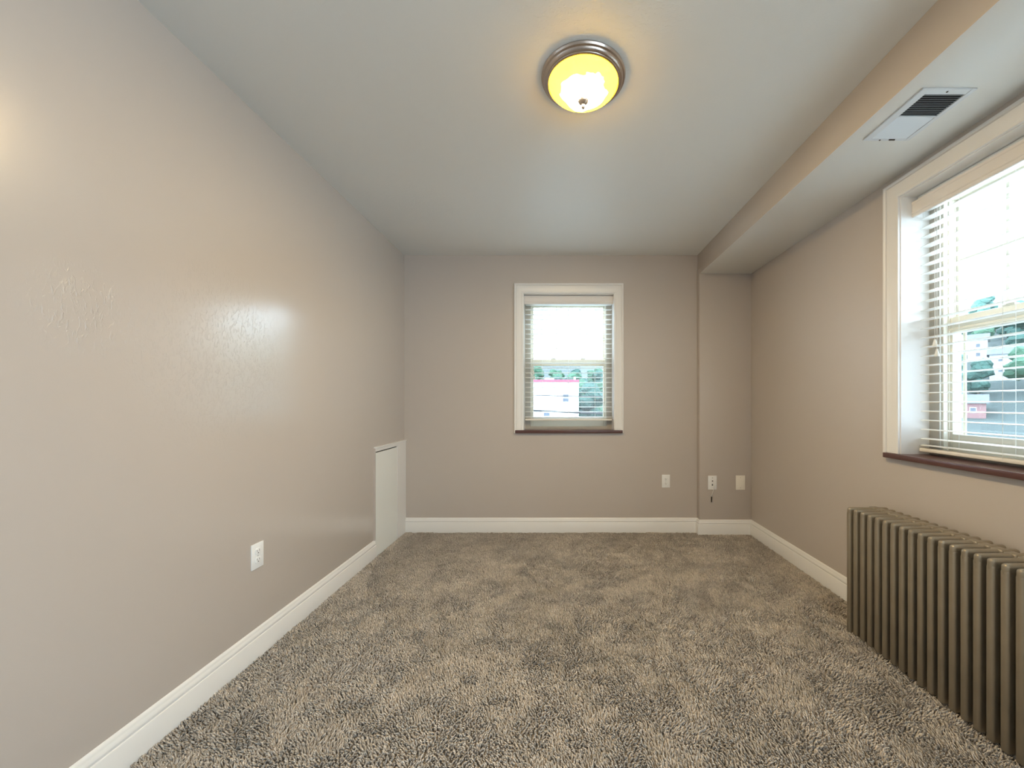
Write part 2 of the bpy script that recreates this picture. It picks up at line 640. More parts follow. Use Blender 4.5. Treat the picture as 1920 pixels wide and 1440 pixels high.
def make_window(name, loc, rz, w, h, rail, cols, mw, kt, glass_b, screen=True):
    """origin: left end of opening on the room face, at sill height; y runs outwards"""
    r = struct(empty(name, loc, rz))
    bm = bmesh.new()
    casing(bm, w, h, kt)
    obj('window_casing', bm, M['trim'], r, angle=30)
    bm = bmesh.new()                                   # stool: brown painted board, projecting a little
    box(bm, -0.0695, w + 0.0695, -0.030, 0.0, -0.026, -0.001, 0.003, 2)
    box(bm, 0.001, w - 0.001, -0.002, 0.14, -0.0255, -0.001)
    obj('window_sill', bm, M['sill'], r, angle=40)
    bm = bmesh.new()                                   # painted reveals
    box(bm, -0.006, 0.004, 0.0, 0.145, -0.02, h + 0.004)
    box(bm, w - 0.004, w + 0.006, 0.0, 0.145, -0.02, h + 0.004)
    box(bm, 0.004, w - 0.004, 0.0, 0.145, h - 0.004, h + 0.006)
    obj('window_reveal', bm, M['trim'], r)
    # fixed frame: face board then jamb liner
    fy, fw = 0.139, 0.055
    bm = bmesh.new()
    frame_rect(bm, 0.0, w, -0.02, h, fy, fy + 0.012, fw, fw, 0.045, 0.05)
    obj('window_frame', bm, M['frame'], r, angle=40)
    bm = bmesh.new()
    frame_rect(bm, 0.004, w - 0.004, -0.02, h, fy + 0.012, fy + 0.10, fw + 0.004, fw + 0.004, 0.043, 0.05)
    box(bm, fw + 0.006, fw + 0.013, fy + 0.034, fy + 0.040, 0.0, h - 0.04)     # track ribs on both jambs
    box(bm, w - fw - 0.013, w - fw - 0.006, fy + 0.034, fy + 0.040, 0.0, h - 0.04)
    box(bm, fw + 0.006, fw + 0.011, fy + 0.066, fy + 0.070, 0.0, h - 0.04)
    box(bm, w - fw - 0.011, w - fw - 0.006, fy + 0.066, fy + 0.070, 0.0, h - 0.04)
    obj('jamb_liner', bm, M['vinyl'], r, angle=40)
    # upper sash (outer track)
    ux0, ux1 = fw + 0.006, w - fw - 0.006
    uy = fy + 0.072
    sw = 0.016
    bm = bmesh.new()
    frame_rect(bm, ux0, ux1, rail[0], h - 0.045, uy, uy + 0.026, sw, sw, rail[1] - rail[0], 0.03)
    up = obj("upper_sash", bm, M["vinyl"], r, angle=40)
    gx0, gx1, gz0, gz1 = ux0 + sw, ux1 - sw, rail[1], h - 0.075
    bm = bmesh.new()
    box(bm, gx0 - 0.004, gx1 + 0.004, uy + 0.012, uy + 0.016, gz0 - 0.004, gz1 + 0.004)
    obj('pane', bm, M['glass'], up)
    for c in range(1, cols):
        x = gx0 + (gx1 - gx0) * c / cols
        bm = bmesh.new()
        box(bm, x - mw / 2, x + mw / 2, uy + 0.005, uy + 0.023, gz0 - 0.002, gz1 + 0.002, 0.0015)
        obj('muntin', bm, M['vinyl'], up)
    bm = bmesh.new()
    zm = gz0 + (gz1 - gz0) * 0.5
    box(bm, gx0 - 0.002, gx1 + 0.002, uy + 0.0055, uy + 0.0225, zm - mw / 2, zm + mw / 2, 0.0015)
    obj('muntin', bm, M['vinyl'], up)
    # lower sash (inner track)
    ly = fy + 0.040
    lx0, lx1 = fw + 0.004, w - fw - 0.004
    sl = 0.019
    bm = bmesh.new()
    frame_rect(bm, lx0, lx1, 0.022, rail[1] - 0.004, ly, ly + 0.026, sl, sl, glass_b - 0.022, rail[1] - rail[0] + 0.004)
    box(bm, lx0 + 0.005, lx1 - 0.005, ly - 0.006, ly + 0.004, rail[0] - 0.002, rail[0] + 0.008, 0.002)
    lo = obj('lower_sash', bm, M['vinyl'], r, angle=40)
    bm = bmesh.new()
    box(bm, lx0 + sl - 0.004, lx1 - sl + 0.004, ly + 0.012, ly + 0.016, glass_b - 0.004, rail[0] + 0.004)
    obj('pane', bm, M['glass'], lo)
    if screen:                                          # screen added outside the lower half to dim the view
        bm = bmesh.new()
        frame_rect(bm, fw + 0.008, w - fw - 0.008, 0.020, rail[1], fy + 0.104, fy + 0.112, 0.012, 0.012, 0.012, 0.012, 0.001)
        sf = obj('dimming_screen_frame', bm, M['vinyl'], r)
        bm = bmesh.new()
        box(bm, fw + 0.018, w - fw - 0.018, fy + 0.107, fy + 0.1075, 0.030, rail[1] - 0.010)
        obj('dimming_screen', bm, M['screen'], sf)
    for fx in (0.3, 0.7):                               # two sash locks on the meeting rail
        bm = bmesh.new()
        x = lx0 + (lx1 - lx0) * fx
        z = rail[1] - 0.004
        box(bm, x - 0.024, x + 0.024, ly + 0.002, ly + 0.024, z, z + 0.008, 0.003, 2)
        box(bm, x - 0.010, x + 0.022, ly - 0.004, ly + 0.012, z + 0.007, z + 0.015, 0.003, 2)
        obj('sash_lock', bm, M['vinyl'], lo)
    return r


make_window('window_1', (WB['x'], Y_B, WB['z']), 0, WB['w'], WB['h'], (0.594, 0.650), 3, 0.006, 1.07, 0.112)
make_window('window_2', (W_R, WR['y'], WR['z']), -PI / 2, WR['w'], WR['h'], (0.595, 0.660), 4, 0.014, 1.03, 0.103)
make_window('added_window', (W_R, W3['y'], W3['z']), -PI / 2, W3['w'], W3['h'], (0.595, 0.660), 4, 0.014, 1.03, 0.103)  # unseen window, added for the light it lets in


# ------------------------------------------------------------------ blinds
def slat_mesh(L):
    bm = bmesh.new()
    n, hw, th = 6, 0.025, 0.0032
    up, dn = [], []
    nx = [0.0, 0.004, 0.012, L - 0.012, L - 0.004, L]
    ins = [0.010, 0.003, 0.0, 0.0, 0.003, 0.010]
    for x, q in zip(nx, ins):
        a, b = [], []
        for k in range(n + 1):
            t = -1 + 2 * k / n
            y = t * (hw - q)
            z = 0.0022 * (1 - t * t)
            e = th / 2 * (1 if abs(t) < 0.99 else 0.5)
            a.append(bm.verts.new((x, y, z + e)))
            b.append(bm.verts.new((x, y, z - e)))
        up.append(a)
        dn.append(b)
    for i in range(len(nx) - 1):
        for k in range(n):
            bm.faces.new((up[i][k], up[i + 1][k], up[i + 1][k + 1], up[i][k + 1]))
            bm.faces.new((dn[i][k], dn[i][k + 1], dn[i + 1][k + 1], dn[i + 1][k]))
        bm.faces.new((up[i][0], dn[i][0], dn[i + 1][0], up[i + 1][0]))
        bm.faces.new((up[i][n], up[i + 1][n], dn[i + 1][n], dn[i][n]))
    for i in (0, len(nx) - 1):
        for k in range(n):
            bm.faces.new((up[i][k], up[i][k + 1], dn[i][k + 1], dn[i][k]))
    bmesh.ops.recalc_face_normals(bm, faces=bm.faces)
    me = bpy.data.meshes.new('slat')
    bm.to_mesh(me)
    bm.free()
    me.materials.append(M['blind'])
    for p in me.polygons:
        p.use_smooth = True
    me.set_sharp_from_angle(angle=math.radians(50))
    return me


def make_blind(loc, rz, w, h, val_z, bot_z, ladders, cord_x, tassel_z, label, yf):
    """origin as the window's; yf: front edge of the slats behind the wall face"""
    r = empty('window_blind', loc, rz)
    tag(r, label, 'blind', 'horizontal slat blinds')
    L = w - 0.022
    x0 = 0.011
    yc = yf + 0.025
    # valance with moulded face and short returns
    z0, z1 = val_z
    pf = [(0.0, z1), (0.004, z1), (0.006, z1 - 0.003), (0.006, z1 - 0.010), (0.003, z1 - 0.014), (0.003, z1 - 0.044), (0.0055, z1 - 0.050),
          (0.0055, z1 - 0.055), (0.002, z1 - 0.059), (0.0045, z1 - 0.063), (0.0045, z0 + 0.003), (0.002, z0), (0.0, z0)]
    bm = bmesh.new()
    vy = yf - 0.030
    sweep(bm, [(w - 0.006, vy + 0.055), (w - 0.006, vy + 0.006), (0.006, vy + 0.006), (0.006, vy + 0.055)][::-1], [(-t, z) for t, z in pf][::-1])
    box(bm, 0.007, w - 0.007, vy + 0.0055, vy + 0.012, z0 + 0.001, z1 - 0.001)
    obj('valance', bm, M['valance'], r, angle=35)
    bm = bmesh.new()
    box(bm, 0.012, w - 0.012, yf - 0.008, yf + 0.052, h - 0.050, h - 0.006, 0.003, 2)
    obj('headrail', bm, M['blind'], r, angle=40)
    me = slat_mesh(L)
    pitch = 0.0445
    zt = h - 0.050 - 0.028
    z = zt
    zs = []
    while z > bot_z + 0.045:
        zs.append(z)
        z -= pitch
    zs += [bot_z + 0.030]
    for z in zs:
        o = bpy.data.objects.new('slat', me)
        C.objects.link(o)
        o.parent = r
        o.location = (x0, yc, z)
        o.rotation_euler = (random.uniform(-0.02, 0.02), random.uniform(-0.0008, 0.0008), 0)
    bm = bmesh.new()
    box(bm, x0, x0 + L, yc - 0.025, yc + 0.025, bot_z, bot_z + 0.017, 0.004, 2)
    obj('bottom_rail', bm, M['ivory'], r, angle=40)
    for lx in ladders:
        bm = bmesh.new()
        for yy in (yc - 0.0262, yc + 0.0262):
            tube(bm, [(lx, yy, h - 0.05), (lx, yy, bot_z + 0.010)], 0.0007, 5)
        for z in zs:
            tube(bm, [(lx, yc - 0.0262, z - 0.0022), (lx, yc + 0.0262, z - 0.0022)], 0.0005, 4)
        obj('ladder_cord', bm, M['cord'], r)
    for cx, tz in zip(cord_x, tassel_z):
        bm = bmesh.new()
        tube(bm, [(cx, yc - 0.031, h - 0.05), (cx + 0.001, yc - 0.032, (h + tz) / 2), (cx, yc - 0.031, tz + 0.03)], 0.0009, 6)
        k = obj('lift_cord', bm, M['cord'], r)
        bm = bmesh.new()
        lathe(bm, [(0, tz + 0.034), (0.004, tz + 0.033), (0.0045, tz + 0.028), (0.0065, tz + 0.020), (0.0095, tz + 0.004), (0.0095, tz), (0, tz - 0.001)], 14, cx, yc - 0.031)
        obj('tassel', bm, M['cord'], k, angle=50)
    return r


make_blind((WB['x'], Y_B, WB['z']), 0, WB['w'], WB['h'], (WB['h'] - 0.083, WB['h'] - 0.008), 0.080,
           [0.167, 0.405, 0.648], [0.086, 0.094], [0.50, 0.455],
           'narrower white slat blind hanging open in the window of the far back wall', 0.080)
make_blind((W_R, WR['y'], WR['z']), -PI / 2, WR['w'], WR['h'], (WR['h'] - 0.106, WR['h'] - 0.030), 0.014,
           [0.152, 0.3715, 0.589, 0.80], [0.098, 0.108], [0.515, 0.468],
           'wider white slat blind hanging open in the right wall window above the radiator', 0.082)


# ------------------------------------------------------------------ radiator
def rad_section(end=False):
    bm = bmesh.new()
    T, D, H = 0.0262, 0.200, CAM_H - 0.526
    n = 5
    cw = 0.0325
    step = (D - cw) / (n - 1)
    for k in range(n):
        x = k * step
        zb = 0.0 if (end and k in (0, n - 1)) else 0.010
        box(bm, x, x + cw, -T / 2, T / 2, zb, H - 0.020, 0.009, 3)
    box(bm, 0.0, D, -T / 2 + 0.0005, T / 2 - 0.0005, H - 0.046, H, 0.011, 3)     # top header
    box(bm, 0.002, D - 0.002, -T / 2 + 0.001, T / 2 - 0.001, 0.030, 0.080, 0.010, 3)     # bottom header
    box(bm, 0.118, 0.158, -0.02135, 0.02135, H - 0.040, H + 0.0015, 0.006, 2)       # hubs that join the sections
    box(bm, 0.118, 0.158, -0.02135, 0.02135, 0.034, 0.074, 0.006, 2)
    me = bpy.data.meshes.new('section')
    bm.normal_update()
    bm.to_mesh(me)
    bm.free()
    me.materials.append(M['radiator'])
    for p in me.polygons:
        p.use_smooth = True
    me.set_sharp_from_angle(angle=math.radians(48))
    return me


rad = empty('radiator', (1.455, 1.9565, 0))
tag(rad, 'bronze cast iron column radiator along right wall under the window', 'radiator')
me_mid, me_end = rad_section(), rad_section(True)
NS = 23
for i in range(NS):
    o = bpy.data.objects.new('section', me_end if i in (0, NS - 1) else me_mid)
    C.objects.link(o)
    o.parent = rad
    o.location = (0, -0.0427 * i, 0)


# ------------------------------------------------------------------ ceiling light
LX, LY = 0.100, 1.571
lt = empty('ceiling_light', (LX, LY, Z_C))
tag(lt, 'round flush ceiling light with brushed nickel rim and lit glass bowl', 'light')
bm = bmesh.new()
lathe(bm, [(0.0, 0.0), (0.165, 0.0), (0.168, -0.002), (0.1685, -0.006), (0.165, -0.012), (0.159, -0.015), (0.157, -0.020), (0.151, -0.025),
           (0.1485, -0.0255), (0.1475, -0.028), (0.144, -0.030), (0.1405, -0.030), (0.1385, -0.027), (0.1385, -0.018), (0.0, -0.018)], 96)
obj('metal_rim', bm, M['nickel'], lt, angle=30)
bm = bmesh.new()
prof = [(0.1375, -0.019), (0.1375, -0.026)]
for k in range(1, 17):
    a = k / 16 * PI / 2
    prof.append((0.1370 * math.cos(a) ** 0.9 if k < 16 else 0.0, -0.026 - 0.047 * math.sin(a)))
lathe(bm, prof, 72)
gb = obj('glass_bowl', bm, M['lamp'], lt, smooth=True)
bm = bmesh.new()
lathe(bm, [(0, -0.070), (0.012, -0.071), (0.012, -0.082), (0.020, -0.086), (0.0225, -0.090), (0.0225, -0.094), (0.018, -0.100), (0.011, -0.106),
           (0.007, -0.109), (0.0085, -0.113), (0.0085, -0.119), (0.005, -0.124), (0, -0.126)], 24)
obj('finial', bm, M['nickel'], lt, angle=40)

# ------------------------------------------------------------------ vent in the soffit
VX0, VX1, VY0, VY1 = 1.304, 1.500, 1.392, 1.668
v = empty('air_vent', ((VX0 + VX1) / 2, (VY0 + VY1) / 2, Z_S))
tag(v, 'white rectangular air vent in the soffit above the right window', 'vent')
hx, hy = (VX1 - VX0) / 2, (VY1 - VY0) / 2
bm = bmesh.new()
frame_rect_z = []
bo = 0.026
for x0, x1, y0, y1 in ((-hx, -hx + bo + 0.004, -hy, hy), (hx - bo + 0.006, hx, -hy, hy), (-hx + bo, hx - bo + 0.006, -hy, -hy + bo), (-hx + bo, hx - bo + 0.006, hy - bo + 0.010, hy)):
    box(bm, x0, x1, y0, y1, -0.006, 0.0, 0.0015)
obj('vent_frame', bm, M['vent'], v)
bm = bmesh.new()
box(bm, -hx + bo - 0.004, hx - 0.012, -0.004, 0.003, -0.0055, 0.0)
obj('centre_bar', bm, M['vent'], v)
bm = bmesh.new()
box(bm, -hx + 0.006, hx - 0.006, -hy + 0.006, hy - 0.006, -0.0012, -0.0002)
obj('duct_opening', bm, M['duct'], v)


def louver(tilt, wd):
    bm = bmesh.new()
    b2 = bmesh.new()
    bmesh.ops.create_cube(b2, size=1.0)
    for q in b2.verts:
        q.co = Vector((q.co.x * (2 * hx - 2 * bo + 0.01), q.co.y * wd, q.co.z * 0.0006))
    join(bm, b2, 0, Matrix.Rotation(tilt, 4, 'X'))
    me = bpy.data.meshes.new('louver')
    bm.to_mesh(me)
    bm.free()
    me.materials.append(M['vent'])
    return me


la, lb = louver(math.radians(40), 0.0062), louver(math.radians(-22), 0.0098)
for k in range(12):
    o = bpy.data.objects.new('louver', la)
    C.objects.link(o)
    o.parent = v
    o.location = (0, -hy + bo + 0.006 + k * (hy - bo - 0.008) / 11.5, -0.0036)
for k in range(14):
    o = bpy.data.objects.new('louver', lb)
    C.objects.link(o)
    o.parent = v
    o.location = (0, 0.008 + k * (hy - bo + 0.004) / 13.5, -0.0036)
for sx, sy in ((0.0, -hy + 0.012), (-0.03, hy - 0.006)):
    bm = bmesh.new()
    lathe(bm, [(0, -0.0065 - 0.0018), (0.0028, -0.0075), (0.0038, -0.006)], 12, sx, sy)
    obj('screw', bm, M['coax'], v)
bm = bmesh.new()
box(bm, 0.006, 0.030, hy - 0.012, hy - 0.008, -0.010, -0.005)
obj('damper_lever', bm, M['coax'], v)


# ------------------------------------------------------------------ wall plates
def plate_root(name, loc, rz):
    """local: x along wall to the right, y into the wall, z up; centred"""
    return empty(name, loc, rz)


def plate_mesh(w, h, m, parent, holes=False):
    bm = bmesh.new()
    box(bm, -w / 2, w / 2, -0.0055, 0.0, -h / 2, h / 2, 0.0022, 2)
    return obj('cover_plate', bm, m, parent, angle=40)


def screw(parent, x, z, m=None):
    b2 = bmesh.new()
    lathe(b2, [(0, 0.0014), (0.002, 0.0012), (0.003, 0)], 12)
    bm = bmesh.new()
    join(bm, b2, 0, Matrix.Translation((x, -0.0055, z)) @ Matrix.Rotation(PI / 2, 4, 'X'))
    obj('screw', bm, m or M['screw'], parent)


def outlet(loc, rz, label):
    r = plate_root('wall_outlet', loc, rz)
    tag(r, label, 'outlet', 'duplex power outlets')
    plate_mesh(0.071, 0.114, M['plastic'], r)
    for s in (1, -1):
        zc = s * 0.0195
        bm = bmesh.new()
        b2 = bmesh.new()
        pts = []
        for k in range(28):                             # rounded face, flat top and bottom
            a = 2 * PI * k / 28
            pts.append((max(-0.0172, min(0.0172, 0.0178 * math.cos(a))), max(-0.0142, min(0.0142, 0.0178 * math.sin(a)))))
        f0 = [bm.verts.new((x, -0.0055, zc + z)) for x, z in pts]
        f1 = [bm.verts.new((x, -0.0072, zc + z)) for x, z in pts]
        f2 = [bm.verts.new((x * 0.95, -0.0078, zc + z * 0.95)) for x, z in pts]
        for a, b in ((f0, f1), (f1, f2)):
            for k in range(28):
                j = (k + 1) % 28
                bm.faces.new((a[k], a[j], b[j], b[k]))
        bm.faces.new(f2)
        b2.free()
        bmesh.ops.recalc_face_normals(bm, faces=bm.faces)
        rc = obj('receptacle', bm, M['plastic'], r, angle=40)
        bm = bmesh.new()
        box(bm, -0.0078, -0.0056, -0.0081, -0.0070, zc - 0.001, zc + 0.0085)
        box(bm, 0.0056, 0.0074, -0.0081, -0.0070, zc + 0.0005, zc + 0.0075)
        b3 = bmesh.new()
        lathe(b3, [(0, 0.0011), (0.0026, 0.0011), (0.0026, 0)], 10)
        join(bm, b3, 0, Matrix.Translation((0, -0.007, zc - 0.0065)) @ Matrix.Rotation(PI / 2, 4, 'X'))
        obj('slots', bm, M['dark'], rc)
    screw(r, 0, 0)
    return r


outlet((W_L, 1.768, CAM_H - 0.694), PI / 2, 'white duplex power outlet low on the left wall')
outlet((0.9545, Y_B, CAM_H - 0.697), 0, 'white duplex power outlet on back wall under and right of the window')
ph = plate_root('phone_plate', (1.3435, Y_P, CAM_H - 0.698), 0)
tag(ph, 'white wall plate with a square jack and a short cable end on pier', 'wall plate')
plate_mesh(0.076, 0.122, M['plastic'], ph)
screw(ph, 0.0, 0.042, M['coax'])
bm = bmesh.new()
b3 = bmesh.new()
lathe(b3, [(0, 0.004), (0.0046, 0.004), (0.0056, 0)], 12)
join(bm, b3, 0, Matrix.Translation((0, -0.0052, 0.015)) @ Matrix.Rotation(PI / 2, 4, 'X'))
obj('coaxial_jack', bm, M['coax'], ph)
bm = bmesh.new()
frame_rect(bm, -0.009, 0.009, -0.030, -0.008, -0.0075, -0.005, 0.003, 0.003, 0.004, 0.003, 0.0005)
pj = obj('phone_jack', bm, M['plastic'], ph)
bm = bmesh.new()
box(bm, -0.0062, 0.0062, -0.0062, -0.0054, -0.0265, -0.0105)
obj('jack_opening', bm, M['dark'], pj)
bl = plate_root('blank_plate', (1.588, Y_P, CAM_H - 0.698), 0)
tag(bl, 'ivory blank wall plate with two screws, nearest the right wall corner', 'wall plate')
plate_mesh(0.080, 0.125, M['ivory'], bl)
screw(bl, 0, 0.044)
screw(bl, 0, -0.044)
bm = bmesh.new()
cx, cz = 1.3435, CAM_H - 0.698
tube(bm, [(cx + 0.003, Y_P - 0.003, cz - 0.018), (cx + 0.006, Y_P - 0.012, cz - 0.020), (cx + 0.007, Y_P - 0.016, cz - 0.034), (cx + 0.004, Y_P - 0.014, cz - 0.062),
          (cx - 0.003, Y_P - 0.010, cz - 0.095), (cx - 0.008, Y_P - 0.008, cz - 0.122)], 0.0028, 8)
cb = obj('cable_end', bm, M['cord'], None, smooth=True)
tag(cb, 'short white cable with dark connector hanging from the jack plate', 'cable')
bm = bmesh.new()
tube(bm, [(cx - 0.008, Y_P - 0.008, cz - 0.121), (cx - 0.0085, Y_P - 0.0075, cz - 0.130), (cx - 0.009, Y_P - 0.007, cz - 0.168)], [0.005, 0.0055, 0.0045], 8)
obj('connector', bm, M['coax'], cb)


# ------------------------------------------------------------------ carpet pile
def vnoise(x, y, s, seed):
    r = np.random.default_rng(seed)
    T = r.random((64, 64))
    fx, fy = x * s + 20, y * s + 20
    i, j = np.floor(fx).astype(int), np.floor(fy).astype(int)
    u, w_ = fx - i, fy - j
    u, w_ = u * u * (3 - 2 * u), w_ * w_ * (3 - 2 * w_)
    i, j = i % 63, j % 63
    return (T[i, j] * (1 - u) + T[i + 1, j] * u) * (1 - w_) + (T[i, j + 1] * (1 - u) + T[i + 1, j + 1] * u) * w_


def build_carpet():
    sp = 0.0076
    xs = np.arange(W_L + 0.006, W_R - 0.004, sp)
    ys = np.arange(0.95, Y_B - 0.006, sp)
    X, Y = np.meshgrid(xs, ys)
    X = (X + rng.uniform(-0.45, 0.45, X.shape) * sp).ravel()
    Y = (Y + rng.uniform(-0.45, 0.45, Y.shape) * sp).ravel()
    X2, Y2 = np.meshgrid(np.arange(W_L + 0.02, W_R - 0.02, 0.0115), np.arange(-0.3, 0.95, 0.0115))   # sparser under the camera
    X = np.concatenate([X, (X2 + rng.uniform(-0.45, 0.45, X2.shape) * 0.0115).ravel()])
    Y = np.concatenate([Y, (Y2 + rng.uniform(-0.45, 0.45, Y2.shape) * 0.0115).ravel()])
    keep = (Y < Y_P - 0.01) | (X < X_P - 0.01)
    keep &= X > W_L + 0.019
    keep &= X < W_R - 0.019
    keep &= (Y < Y_B - 0.02)
    X, Y = X[keep], Y[keep]
    N = len(X)
    # nap: footprints, vacuum arcs and broad cloudiness
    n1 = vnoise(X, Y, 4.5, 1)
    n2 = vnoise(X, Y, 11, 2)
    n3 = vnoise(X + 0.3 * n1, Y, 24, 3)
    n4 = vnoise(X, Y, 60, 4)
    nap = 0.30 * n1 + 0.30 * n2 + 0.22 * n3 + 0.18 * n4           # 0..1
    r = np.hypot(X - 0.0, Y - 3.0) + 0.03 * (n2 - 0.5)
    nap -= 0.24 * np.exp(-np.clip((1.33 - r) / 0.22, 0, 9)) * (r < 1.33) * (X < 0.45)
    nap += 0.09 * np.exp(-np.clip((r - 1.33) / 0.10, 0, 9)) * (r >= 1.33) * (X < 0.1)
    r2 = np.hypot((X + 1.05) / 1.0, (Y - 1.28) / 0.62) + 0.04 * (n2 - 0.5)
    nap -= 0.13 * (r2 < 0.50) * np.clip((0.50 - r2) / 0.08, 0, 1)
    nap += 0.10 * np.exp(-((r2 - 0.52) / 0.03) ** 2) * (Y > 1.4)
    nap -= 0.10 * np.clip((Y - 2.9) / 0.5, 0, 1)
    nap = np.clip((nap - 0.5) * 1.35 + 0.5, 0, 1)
    ang = 2 * PI * (0.35 * vnoise(X, Y, 3, 5) + 0.65 * vnoise(X, Y, 16, 6) * 1.3) + rng.uniform(-1.2, 1.2, N)
    lean = 0.0035 + 0.0045 * rng.random(N) + 0.002 * (1 - nap)
    hgt = 0.0085 + 0.004 * rng.random(N) + 0.003 * n4 + 0.002 * nap
    dx, dy = np.cos(ang) * lean, np.sin(ang) * lean
    curl = rng.uniform(-0.006, 0.006, N)
    # three rings of three vertices and a tip
    ts = [(0.0, 0.0, 1.00), (0.55, 0.35, 1.18), (0.95, 0.9, 0.85)]
    rad_ = (0.0027 + 0.0010 * rng.random(N)) * np.where(Y < 0.95, 1.4, 1.0)
    verts = np.zeros((N, 10, 3), np.float32)
    for q, (tz, tl, tr) in enumerate(ts):
        px = X + dx * tl - dy * tl * tl * curl * 60
        py = Y + dy * tl + dx * tl * tl * curl * 60
        pz = hgt * tz - 0.003
        for k in range(3):
            a = 2 * PI * k / 3 + ang + 0.5 * q
            verts[:, q * 3 + k, 0] = px + np.cos(a) * rad_ * tr
            verts[:, q * 3 + k, 1] = py + np.sin(a) * rad_ * tr
            verts[:, q * 3 + k, 2] = pz
    verts[:, 9, 0] = X + dx * 1.3
    verts[:, 9, 1] = Y + dy * 1.3
    verts[:, 9, 2] = hgt * 1.03 - 0.003
    fl = []
    for q in range(2):
        for k in range(3):
            j = (k + 1) % 3
            a, b, c, d_ = q * 3 + k, q * 3 + j, (q + 1) * 3 + j, (q + 1) * 3 + k
            fl += [(a, b, c), (a, c, d_)]
    for k in range(3):
        fl.append((6 + k, 6 + (k + 1) % 3, 9))
    F = np.array(fl, np.int32)
    nf = len(F)
    idx = (F[None, :, :] + (np.arange(N, dtype=np.int32) * 10)[:, None, None]).reshape(-1)
    me = bpy.data.meshes.new('carpet_pile')
    me.vertices.add(N * 10)
    me.vertices.foreach_set('co', verts.reshape(-1))
    me.loops.add(len(idx))
    me.loops.foreach_set('vertex_index', idx)
    me.polygons.add(N * nf)
    me.polygons.foreach_set('loop_start', np.arange(0, N * nf * 3, 3, dtype=np.int32))
    me.polygons.foreach_set('loop_total', np.full(N * nf, 3, np.int32))
    me.polygons.foreach_set('use_smooth', np.ones(N * nf, bool))
    me.update()
    at = me.attributes.new('yarn', 'FLOAT', 'POINT')
    base = np.clip(0.10 + 0.66 * nap + 0.70 * (rng.random(N) - 0.46), 0, 1)  # nap shading put into the yarn colour, plus random tone per tuft
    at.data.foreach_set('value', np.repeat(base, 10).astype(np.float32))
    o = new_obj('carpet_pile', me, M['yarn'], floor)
    o['kind'] = 'stuff'
    print('tufts', N, 'tris', N * nf)


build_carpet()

# ------------------------------------------------------------------ outside
G = -6.0


def terrain(x, y):
    r = math.hypot(x, y)
    k = 0.17 + 0.13 * max(0, min(1, (x / max(y, 1) - 0.3) / 0.6))
    return G + k * max(0.0, r - 112) * min(1, max(0, r - 112) / 60 + 0.3)


bm = bmesh.new()
rs = [4, 20, 50, 80, 100, 112, 120, 130, 145, 160, 180, 200, 230, 260, 300, 350]
grid = []
for r_ in rs:
    row = []
    for k in range(0, 41):
        a = math.radians(-40 + k * 3.5)
        x, y = r_ * math.sin(a), r_ * math.cos(a)
        row.append(bm.verts.new((x, y, terrain(x, y))))
    grid.append(row)
for a, b in zip(grid, grid[1:]):
    for k in range(40):
        bm.faces.new((a[k], a[k + 1], b[k + 1], b[k]))
bmesh.ops.recalc_face_normals(bm, faces=bm.faces)
bmesh.ops.solidify(bm, geom=bm.faces[:], thickness=0.5)
struct(obj('ground', bm, M['ground'], smooth=True))
bm = bmesh.new()
lot = [(62, 52), (125, 104), (112, 128), (45, 80)]
lv = [bm.verts.new((x, y, G + 0.06)) for x, y in lot]
lf = bm.faces.new(lv)
ex = bmesh.ops.extrude_face_region(bm, geom=[lf])
for q in ex['geom']:
    if isinstance(q, bmesh.types.BMVert):
        q.co.z -= 0.3
bmesh.ops.recalc_face_normals(bm, faces=bm.faces)
struct(obj('parking_lot', bm, M['asphalt']))


def tree_mesh(seed, m):
    rr = random.Random(seed)
    bm = bmesh.new()
    tube(bm, [(0, 0, -0.5), (0.1, 0, 2.5), (0, 0.1, 6)], [0.35, 0.26, 0.12], 7, 1)
    for k in range(9):
        b2 = bmesh.new()
        bmesh.ops.create_icosphere(b2, subdivisions=2, radius=1.0)
        a = rr.uniform(0, 2 * PI)
        q = rr.uniform(0.3, 1.9)
        cz = rr.uniform(3.2, 9.0)
        q *= 1.1 - (cz - 3) / 9
        s = rr.uniform(1.5, 2.4) * (1.15 - cz / 22)
        for v_ in b2.verts:
            v_.co *= 1 + rr.uniform(-0.22, 0.22)
        for f in b2.faces:
            f.smooth = False
        join(bm, b2, 0, Matrix.Translation((q * math.cos(a), q * math.sin(a), cz)) @ Matrix.Diagonal((s, s, s * 0.85, 1)))
    me = bpy.data.meshes.new('tree')
    bm.to_mesh(me)
    bm.free()
    me.materials.append(m)
    me.materials.append(M['bark'])
    return me


HOUSES = [(770, 124), (850, 104), (755, 92)]
PLACED = [(u / 730 * y, y, 10.0) for u, y in HOUSES]
TM = [tree_mesh(1, M['leaf']), tree_mesh(2, M['leaf']), tree_mesh(3, M['leaf2']), tree_mesh(4, M['leaf2'])]


def tree(x, y, s, label, group):
    for px, py, pr in PLACED:
        if math.hypot(px - x, py - y) < pr:
            return
    PLACED.append((x, y, 8.3 * s))
    o = bpy.data.objects.new('tree', random.choice(TM))
    C.objects.link(o)
    o.location = (x, y, terrain(x, y))
    o.rotation_euler = (0, 0, random.uniform(0, 6.28))
    o.scale = (s * random.uniform(0.9, 1.2), s * random.uniform(0.9, 1.2), s)
    tag(o, label, 'tree', group)


